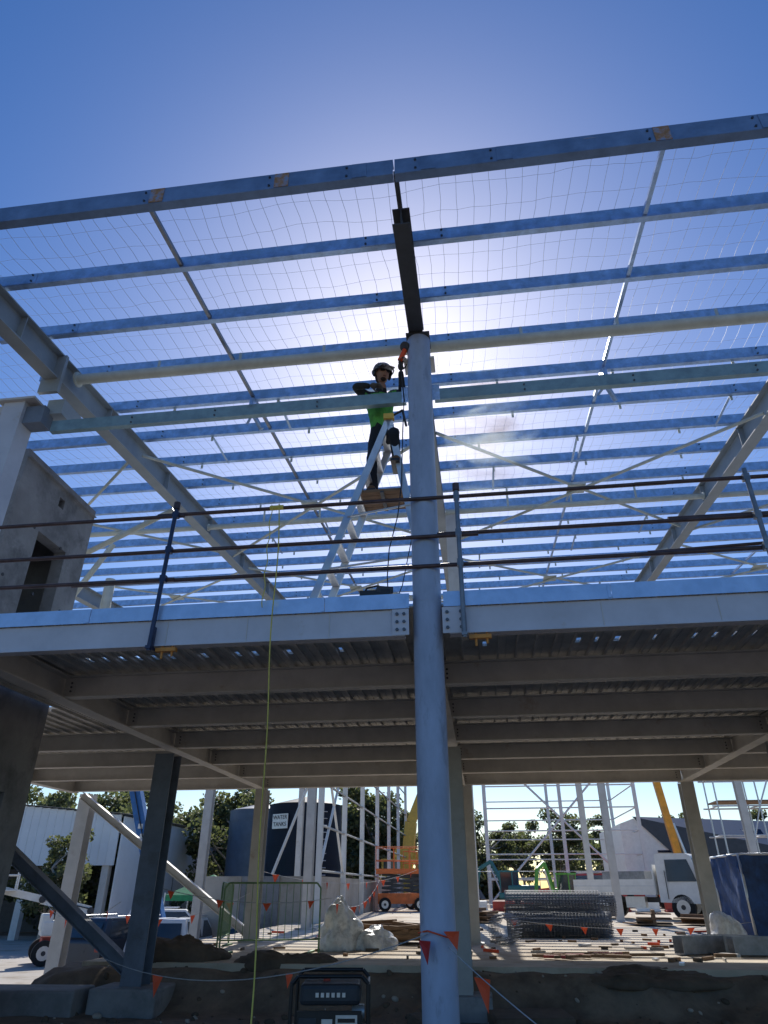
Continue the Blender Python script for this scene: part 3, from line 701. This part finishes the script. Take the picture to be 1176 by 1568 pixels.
def scissor(loc,rz):
    e=empty('scissor_lift',loc,rz); q=MB(); q.box((0,0,.55),(2.4,1.2,.45),M_or)
    for x in(-.85,.85):
        for s_ in(-1,1): wheel(q,(x,s_*.6,.3),.3,.22)
    q.obj('chassis',e); q=MB()
    for k in range(4):
        z=.8+k*.2
        for s_ in(-.4,.4): q.prism((-1,s_,z),(1,s_,z+.2),[(-.03,-.05),(.03,-.05),(.03,.05),(-.03,.05)],M_dark);q.prism((-1,s_*.9,z+.2),(1,s_*.9,z),[(-.03,-.05),(.03,-.05),(.03,.05),(-.03,.05)],M_dark)
    q.obj('scissor_stack',e); q=MB(); q.box((0,0,1.72),(2.6,1.3,.22),M_or)
    for z in(2.2,2.8): q.path([(-1.3,-.65,z),(1.3,-.65,z),(1.3,.65,z),(-1.3,.65,z),(-1.3,-.65,z)],.02,M_or,6)
    for x in(-1.3,-.4,.4,1.3):
        for y in(-.65,.65): q.tube((x,y,1.8),(x,y,2.8),.02,M_or,n=6)
    q.obj('platform',e)
scissor((-4.1,38,.5),R(8)); scissor((-3.0,42,.5),R(-30))
e=empty('mobile_crane',(-4.9,54,.5)); q=MB()
q.box((0,0,1.2),(5,2.3,1.2),M_yellow)
for x in(-1.7,1.7):
    for s_ in(-1,1): wheel(q,(x,s_*1.1,.6),.6,.4)
q.box((-1.6,-.5,2.2),(1.3,1.1,1.2),M_yellow); q.box((-1.6,-1.06,2.3),(1.0,.03,.8),M_glass); q.obj('carrier',e)
q=MB(); q.prism((-.6,0,2.),(-.2,0,5.2),[(-.4,-.45),(.4,-.45),(.4,.45),(-.4,.45)],M_yellow); q.prism((-.2,0,5.2),(2.6,0,11.5),[(-.3,-.32),(.3,-.32),(.3,.32),(-.3,.32)],M_yellow); q.prism((-1.4,0,3.2),(1.6,0,2.6),[(-.3,-.35),(.3,-.35),(.3,.35),(-.3,.35)],M_yellow); q.tube((.9,-.1,2),(1.0,-.1,6.2),.12,M_alu); q.tube((1.6,0,2.6),(2.0,0,1.4),.16,M_yellow); q.obj('boom',e)
e=empty('telehandler',(10.2,41,.5)); q=MB(); q.box((0,0,1),(2.6,1.8,.9),M_or)
for x in(-.9,.9):
    for s_ in(-1,1): wheel(q,(x,s_*.9,.5),.5,.35)
k=.17
q.prism((0,0,1.4),(-.9,0,9),[(-k,-k),(k,-k),(k,k),(-k,k)],mat('amber_paint',(.75,.33,.03),.5)); q.tube((.5,0,1.4),(-.1,0,4),.09,M_alu); q.box((.3,0,1.9),(1.2,1.2,.9),M_glass); q.obj('body_and_boom',e)
def excavator(loc,rz,col,k=1):
    e=empty('mini_excavator',loc,rz); e.scale=(k,k,k); q=MB()
    for s_ in(-1,1):
        q.box((0,s_*.7,.3),(2.0,.35,.36),M_tyre)
        for x in(-1,1): q.tube((x,s_*.7-.175,.3),(x,s_*.7+.175,.3),.18,M_tyre,n=14)
    q.box((0,0,.4),(1.2,1.2,.25),M_dark); q.obj('tracks',e)
    q=MB(); q.box((-.5,0,.95),(1.5,1.6,.75),col); q.box((.5,.3,.75),(.9,.9,.35),col); q.obj('body',e,bevel=.08)
    q=MB(); q.box((.35,.35,1.5),(.85,.8,1.1),M_glass); q.box((.35,.35,2.1),(1.0,.9,.1),col)
    for x in(-.08,.78):
        for y in(-.05,.75): q.tube((x,y,.9),(x,y,2.1),.04,col)
    q.obj('cab',e)
    q=MB(); 
    for a,b in(((.9,-.2,1.0),(1.9,-.2,2.7)),((1.9,-.2,2.7),(2.8,-.2,2.3)),((2.8,-.2,2.3),(3.1,-.2,1.1))): q.prism(a,b,[(-.07,-.10),(.07,-.10),(.07,.10),(-.07,.10)],col)
    q.tube((1.3,-.2,1.0),(1.9,-.2,2.3),.06,M_alu); 
    extr(q,[(2.9,1.1),(3.4,1.0),(3.3,.5),(2.9,.3),(2.5,.55)],.6,M_dark); q.obj('boom_and_bucket',e)
excavator((1.7,42,.5),R(150),mat('teal_paint',(.04,.20,.21),.5),.85); excavator((3.7,37.,.5),R(235),mat('lime_paint',(.11,.34,.05),.5),.75)
for k,(x,y) in enumerate(((6.6,46),(4.9,41.))): car('parked_car',(x,y,.5),R(10+160*k),mat('car_red',(.45,.03,.03),.35))

# ---------------------------------------------------------------- background structures
def skeleton(name,xs,ys,h,z0,m,girts=(2.5,4.5,6.5,8.5),br=True,w=.2):
    q=MB()
    for x in xs:
        for y in ys: q.prism((x,y,z0),(x,y,z0+h),isec(w,w,.03,.03),m)
    for y in ys:
        for g_ in girts: q.tube((xs[0],y,z0+g_),(xs[-1],y,z0+g_),.045,m,n=6)
    for x in(xs[0],xs[-1]):
        for g_ in girts: q.tube((x,ys[0],z0+g_),(x,ys[-1],z0+g_),.045,m,n=6)
    for x in xs: q.tube((x,ys[0],z0+h),(x,ys[-1],z0+h),.1,m,n=6)
    if br:
        q.tube((xs[0],ys[0],z0+.3),(xs[2],ys[0],z0+h),.07,m,n=6); q.tube((xs[2],ys[0],z0+.3),(xs[0],ys[0],z0+h),.07,m,n=6)
    q.obj(name)
M_sk=mat('skeleton_white',(.74,.74,.72),.5,0,.08,3)
skeleton('steel_frame_skeleton',[.3,5.,9.6],[47,56],9.5,.4,M_sk,(1.6,2.9,4.2,5.5,6.8,8.5))
skeleton('steel_frame_skeleton',[-5.5],[25,29.5,34,39,44,49,54],9.5,.4,M_sk,(1.6,3,4.4,5.8,7.2,8.6),False,.18)
q=MB()
for a,b in(((-5.5,25,1.9),(-5.5,29.5,6.5)),((-5.5,29.5,1.9),(-5.5,25,6.5)),((-7.2,25.4,1.9),(-5.6,25.4,6))): q.tube(a,b,.05,M_sk,n=6)
q.obj('skeleton_bracing')
q=MB(); 
x=-9.6
for k in range(3): q.bx(x+.01,x+1.33,25.4,25.55,-1,1.85,M_precast if k==1 else M_conc); x+=1.34
for k in range(8): q.bx(-5.75,-5.6,25.56+k*3.5,29.04+k*3.5,.3,1.85,M_conc)
q.obj('precast_panel_wall')
M_tank=mat('tank_navy',(.010,.016,.030),.6,.0,.2,2,spec=.2);M_tank2=mat('tank_grey',(.08,.11,.16),.45,.2,.2,2)
def tank(c,r,h,m,sign):
    e=empty('water_tank',c); q=MB(); q.tube((0,0,0),(0,0,h),r,m,n=40); q.tube((0,0,h),(0,0,h+.5),r*1.02,m,.1,n=40)
    for k in range(1,int(h/.9)+1): q.tube((0,0,k*.9),(0,0,k*.9+.05),r+.02,m,n=40)
    for k in range(18): q.tube((r*.6,-r*.85,k*.35+.3),(r*.6+.35,-r*.7,k*.35+.3),.02,M_alu,n=4)
    q.obj('shell',e)
    if sign:
        th=R(-26); nx__,ny__=math.sin(th),-math.cos(th)
        q=MB(); q.box((nx__*(r+.09),ny__*(r+.09),h-.95),(1.1,.04,.75),M_white,th); q.obj('sign_panel',e)
        for t_,zz_ in(('WATER',-.85),('TANKS',-1.2)):
            cu=bpy.data.curves.new('sign_text','FONT'); cu.body=t_; cu.size=.30; cu.extrude=.004; cu.align_x='CENTER'; cu.materials.append(M_tank)
            o=bpy.data.objects.new('sign_text',cu); o.location=(nx__*(r+.12),ny__*(r+.12),h+zz_); o.rotation_euler=(R(90),0,th); link(o,e)
tank((-10.15,42,-1),2.1,6.7,M_tank,True); tank((-14.6,48,-1),2.1,7.0,M_tank2,False)
q=MB(); M_tent=mat('green_canopy',(.03,.25,.10),.7)
for (x,y) in((-15.5,36),(-12,36),(-15.5,39),(-12,39)): q.tube((x,y,-1),(x,y,1.3),.04,M_alu)
for a,b in(((-15.5,36),(-12,36)),((-12,36),(-12,39)),((-12,39),(-15.5,39)),((-15.5,39),(-15.5,36))):
    q.face([(a[0],a[1],1.2),(b[0],b[1],1.2),(-13.7,37.5,2.1)],M_tent); q.face([(a[0],a[1],.95),(b[0],b[1],.95),(b[0],b[1],1.2),(a[0],a[1],1.2)],M_tent)
q.obj('canopy_tent')
e=empty('warehouse',(0,0,0)); q=MB(); M_clad=mat('white_cladding',(.76,.78,.80),.5,.0,.06,1)
x0,x1,y0,y1=-40,-20.3,40,62
for k in range(int((x1-x0)/.5)):
    a=x0+k*.5; q.bx(a,a+.46,y0,y0+.1,2.6,6.9-.09*(k*.5),M_clad); q.bx(a+.46,a+.5,y0-.03,y0+.08,2.6,6.9-.09*(k*.5),M_clad)
q.bx(x1-.1,x1,y0+.12,y1,-1,5.1,M_clad); q.bx(x0,x1,y1-.1,y1,-1,5.2,M_clad)
for k in range(5): q.bx(x0+k*4.7,x0+k*4.7+.4,y0+.12,y0+.5,-1,2.6,M_coll)
q.bx(x0,x1,y0+8,y0+8.1,-1,2.6,M_dark)
q.face([(x0-.3,y0-.3,6.98),(x1+.3,y0-.3,5.22),(x1+.3,y1+.3,5.22),(x0-.3,y1+.3,6.98)],M_clad)
q.obj('walls_and_roof',e)
e=empty('house',(0,0,0)); q=MB(); M_solar=mat('solar_panel',(.012,.018,.04),.15,.2,.1,2); M_roof=mat('dark_roof',(.05,.055,.07),.4,.3,.2,4)
hx0,hx1,hy0,hy1=9.4,12.2,49,58
q.face([(hx0-.6,hy0,.5),(hx1-.4,hy0,.5),(hx1-.4,hy0,3.6),(hx0+.3,hy0,5.4),(hx0-.6,hy0,5.1)],M_white)
q.bx(11.81,20,hy0+.1,hy1,.5,3.3,M_white)
q.face([(hx0+.2,hy0-.1,5.5),(11.9,hy0-.15,3.2),(20.3,hy0-.15,3.2),(20.3,hy1-4,5.5)],M_roof)
q.face([(hx0-.6,hy0,.5),(hx0-.6,hy1,.5),(hx0-.6,hy1,5.1),(hx0-.6,hy0,5.1)],M_white)
for i in range(6):
    for j in range(2):
        q.box((11.4+i*1.2-j*.1,hy0+.25+j*1.1,3.75+j*.75),(1.1,.04,.95),M_solar,0,R(-50))
for k in range(3): q.box((13+k*2.2,hy0+.06,2.2),(1.1,.06,1.1),M_glass)
q.obj('walls_and_roof',e)
q=MB()
for x in(8.9,10.4,11.9,13.4):
    for y in(29.,30.2): q.tube((x,y,.5),(x,y,7),.03,M_alu,n=6)
for z in(2.4,3.2,4.2,5.2,6.2):
    for y in(29.,30.2): q.tube((8.7,y,z),(13.6,y,z),.03,M_alu,n=6)
    for x in(8.9,10.4,11.9,13.4): q.tube((x,29,z),(x,30.2,z),.03,M_alu,n=6)
q.bx(8.9,13.4,29,30.2,2.35,2.4,M_timber); q.bx(8.9,13.4,29,30.2,4.35,4.4,M_timber)
q.tube((8.9,29,.5),(10.4,29,4.2),.03,M_alu,n=6);q.tube((10.4,29,4.2),(11.9,29,7),.03,M_alu,n=6)
q.obj('scaffolding')
q=MB()
for k in range(26):
    x=-4+k*1.4; q.tube((x,43,.5),(x,43,2.3),.02,M_alu,n=5)
for z in(.7,2.3): q.tube((-4,43,z),(32,43,z),.018,M_alu,n=5)
q.obj('temporary_fence')
q=MB()
for k in range(9):
    x=-.5+k*1.35; q.box((x,38.5,.75),(1.1,.25,.4),M_red if k%3 else M_white,.1*(k%3)); q.box((x,38.5,.55),(1.15,.45,.1),M_red if k%3 else M_white,.1*(k%3))
q.obj('water_filled_barriers',bevel=.05)
q=MB(); random.seed(12)
for k in range(16):
    x=random.uniform(-4,7);y=random.uniform(24,34)
    if abs(x-6)<2.8 and 26<y<34: continue
    for j in range(random.randint(1,3)): q.box((x,y,.56+j*.13),(1.1,1.0,.03),M_timber,.2*k); q.box((x,y,.62+j*.13),(1.1,.1,.09),M_timber,.2*k)
q.obj('pallet_stacks')

# ---------------------------------------------------------------- trees
M_bark=mat('gum_bark',(.34,.29,.24),.9,0,.4,3,.3)
def leafmat(name,c):
    m=mat(name,c,.6,0,.5,.9); b=m.node_tree.nodes['Principled BSDF']
    nt=m.node_tree; tr=nt.nodes.new('ShaderNodeBsdfTranslucent'); tr.inputs[0].default_value=(c[0]*2.1,c[1]*2.1,c[2]*1.4,1); mx=nt.nodes.new('ShaderNodeMixShader'); mx.inputs[0].default_value=.42
    nt.links.new(b.outputs[0],mx.inputs[1]);nt.links.new(tr.outputs[0],mx.inputs[2]);nt.links.new(mx.outputs[0],nt.nodes['Material Output'].inputs[0]); return m
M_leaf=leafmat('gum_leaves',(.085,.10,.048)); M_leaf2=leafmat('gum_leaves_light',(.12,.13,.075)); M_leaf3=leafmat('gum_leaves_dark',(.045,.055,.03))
def leafcloud(q,c,rad,n,sz,sq=.75):
    c=Vector(c)
    for i in range(n):
        v=Vector((random.gauss(0,1),random.gauss(0,1),random.gauss(0,1))); v.normalize(); v*=rad*(random.random()**.45); v.z*=sq
        p=c+v; a=Vector((random.uniform(-1,1),random.uniform(-1,1),random.uniform(-1.2,.4))).normalized(); b=a.orthogonal().normalized()
        b=Matrix.Rotation(random.uniform(0,6.28),3,a)@b; L=sz*random.uniform(.6,1.4);w=L*.35
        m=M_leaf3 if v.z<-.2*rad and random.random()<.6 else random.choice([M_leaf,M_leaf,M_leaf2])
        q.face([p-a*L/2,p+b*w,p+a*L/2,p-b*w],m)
def gum(seed,h):
    random.seed(seed); q=MB(M_bark); t=[Vector((0,0,-.3))]
    for i in range(1,6): t.append(Vector((random.uniform(-.25,.25)*i*.5,random.uniform(-.25,.25)*i*.5,h*.6*i/5)))
    for i in range(5): q.tube(t[i],t[i+1],.2-.025*i,M_bark,.175-.025*i,n=8,caps=False)
    for k in range(15):
        s_=t[random.randint(2,5)]; a=random.uniform(0,6.28); l=random.uniform(.12,.30)*h; e_=s_+Vector((math.cos(a)*l,math.sin(a)*l,random.uniform(.05,.42)*h))
        mid=(s_+e_)/2+Vector((0,0,-.1*l)); q.tube(s_,mid,.08,M_bark,.055,n=6,caps=False); q.tube(mid,e_,.055,M_bark,.02,n=6,caps=False)
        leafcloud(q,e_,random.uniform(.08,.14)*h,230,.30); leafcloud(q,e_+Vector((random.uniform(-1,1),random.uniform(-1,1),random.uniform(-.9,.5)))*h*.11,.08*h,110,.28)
    o=q.obj('gum_tree',recalc=False); return o
protos=[gum(i+3,9) for i in range(4)]
places=[]
random.seed(21)
for k in range(17): places.append((-46+k*2.4+random.uniform(-1,1),random.uniform(54,66),-1,random.uniform(.9,1.2)))
for k in range(11): places.append((-3+k*3.6+random.uniform(-1,1),random.uniform(70,80),.3,random.uniform(.72,.98)))
places+=[(-21,35,-1,.62),(-26,44,-1,.9),(-17,50,-1,.9)]
for i,(x,y,z,s_) in enumerate(places):
    o=protos[i] if i<4 else bpy.data.objects.new('gum_tree',protos[i%4].data)
    if i>=4: link(o)
    o.location=(x,y,z); o.scale=(s_*1.1,s_*1.1,s_); o.rotation_euler=(0,0,random.uniform(0,6.28))
q=MB(); random.seed(5)
for k in range(110):
    x=random.uniform(-110,110); y=random.uniform(86,105); hh=random.uniform(2.,6.5); r=random.uniform(1.5,2.8)
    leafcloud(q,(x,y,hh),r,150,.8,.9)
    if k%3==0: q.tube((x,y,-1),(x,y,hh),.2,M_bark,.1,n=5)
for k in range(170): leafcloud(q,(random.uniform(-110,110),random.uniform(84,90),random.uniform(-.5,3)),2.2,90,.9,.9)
q.obj('distant_tree_line',recalc=False)
q=MB(); random.seed(9)
for k in range(26): leafcloud(q,(random.uniform(-30,-14),random.uniform(46,52),random.uniform(-.5,1.2)),1.2,120,.35)
q.obj('shrub_row',recalc=False)

# ---------------------------------------------------------------- sun, sky, camera
el=R(41); az=R(-5)
sd=Vector((math.sin(az)*math.cos(el),math.cos(az)*math.cos(el),math.sin(el)))
sl=bpy.data.lights.new('sun','SUN'); sl.energy=5.0; sl.angle=R(.55); sl.color=(1,.95,.87)
so=bpy.data.objects.new('sun',sl); so.rotation_euler=(-sd).to_track_quat('-Z','Y').to_euler(); so.location=(0,30,30); link(so)
w=bpy.data.worlds.new('World'); sc.world=w; w.use_nodes=True; nt=w.node_tree
bg=nt.nodes['Background']; sk=nt.nodes.new('ShaderNodeTexSky'); sk.sky_type='NISHITA'; sk.sun_disc=False
sk.sun_elevation=el; sk.sun_rotation=az; sk.air_density=1.0; sk.dust_density=.6; sk.ozone_density=3.0
hs=nt.nodes.new('ShaderNodeHueSaturation'); hs.inputs['Saturation'].default_value=1.36; hs.inputs['Hue'].default_value=.508; hs.inputs['Value'].default_value=1.0
nt.links.new(sk.outputs[0],hs.inputs['Color']); nt.links.new(hs.outputs[0],bg.inputs[0]); bg.inputs[1].default_value=.13
cam=bpy.data.cameras.new('camera'); cam.sensor_width=36; cam.lens=36*1030/1568; cam.clip_end=2000; cam.clip_start=.05
co_=bpy.data.objects.new('camera',cam); co_.location=(0,0,1.5); co_.rotation_euler=(R(90+29.2),R(0),R(7.5)); link(co_)
sc.camera=co_
sc.view_settings.view_transform='Standard'; sc.view_settings.look='None'; sc.view_settings.exposure=0
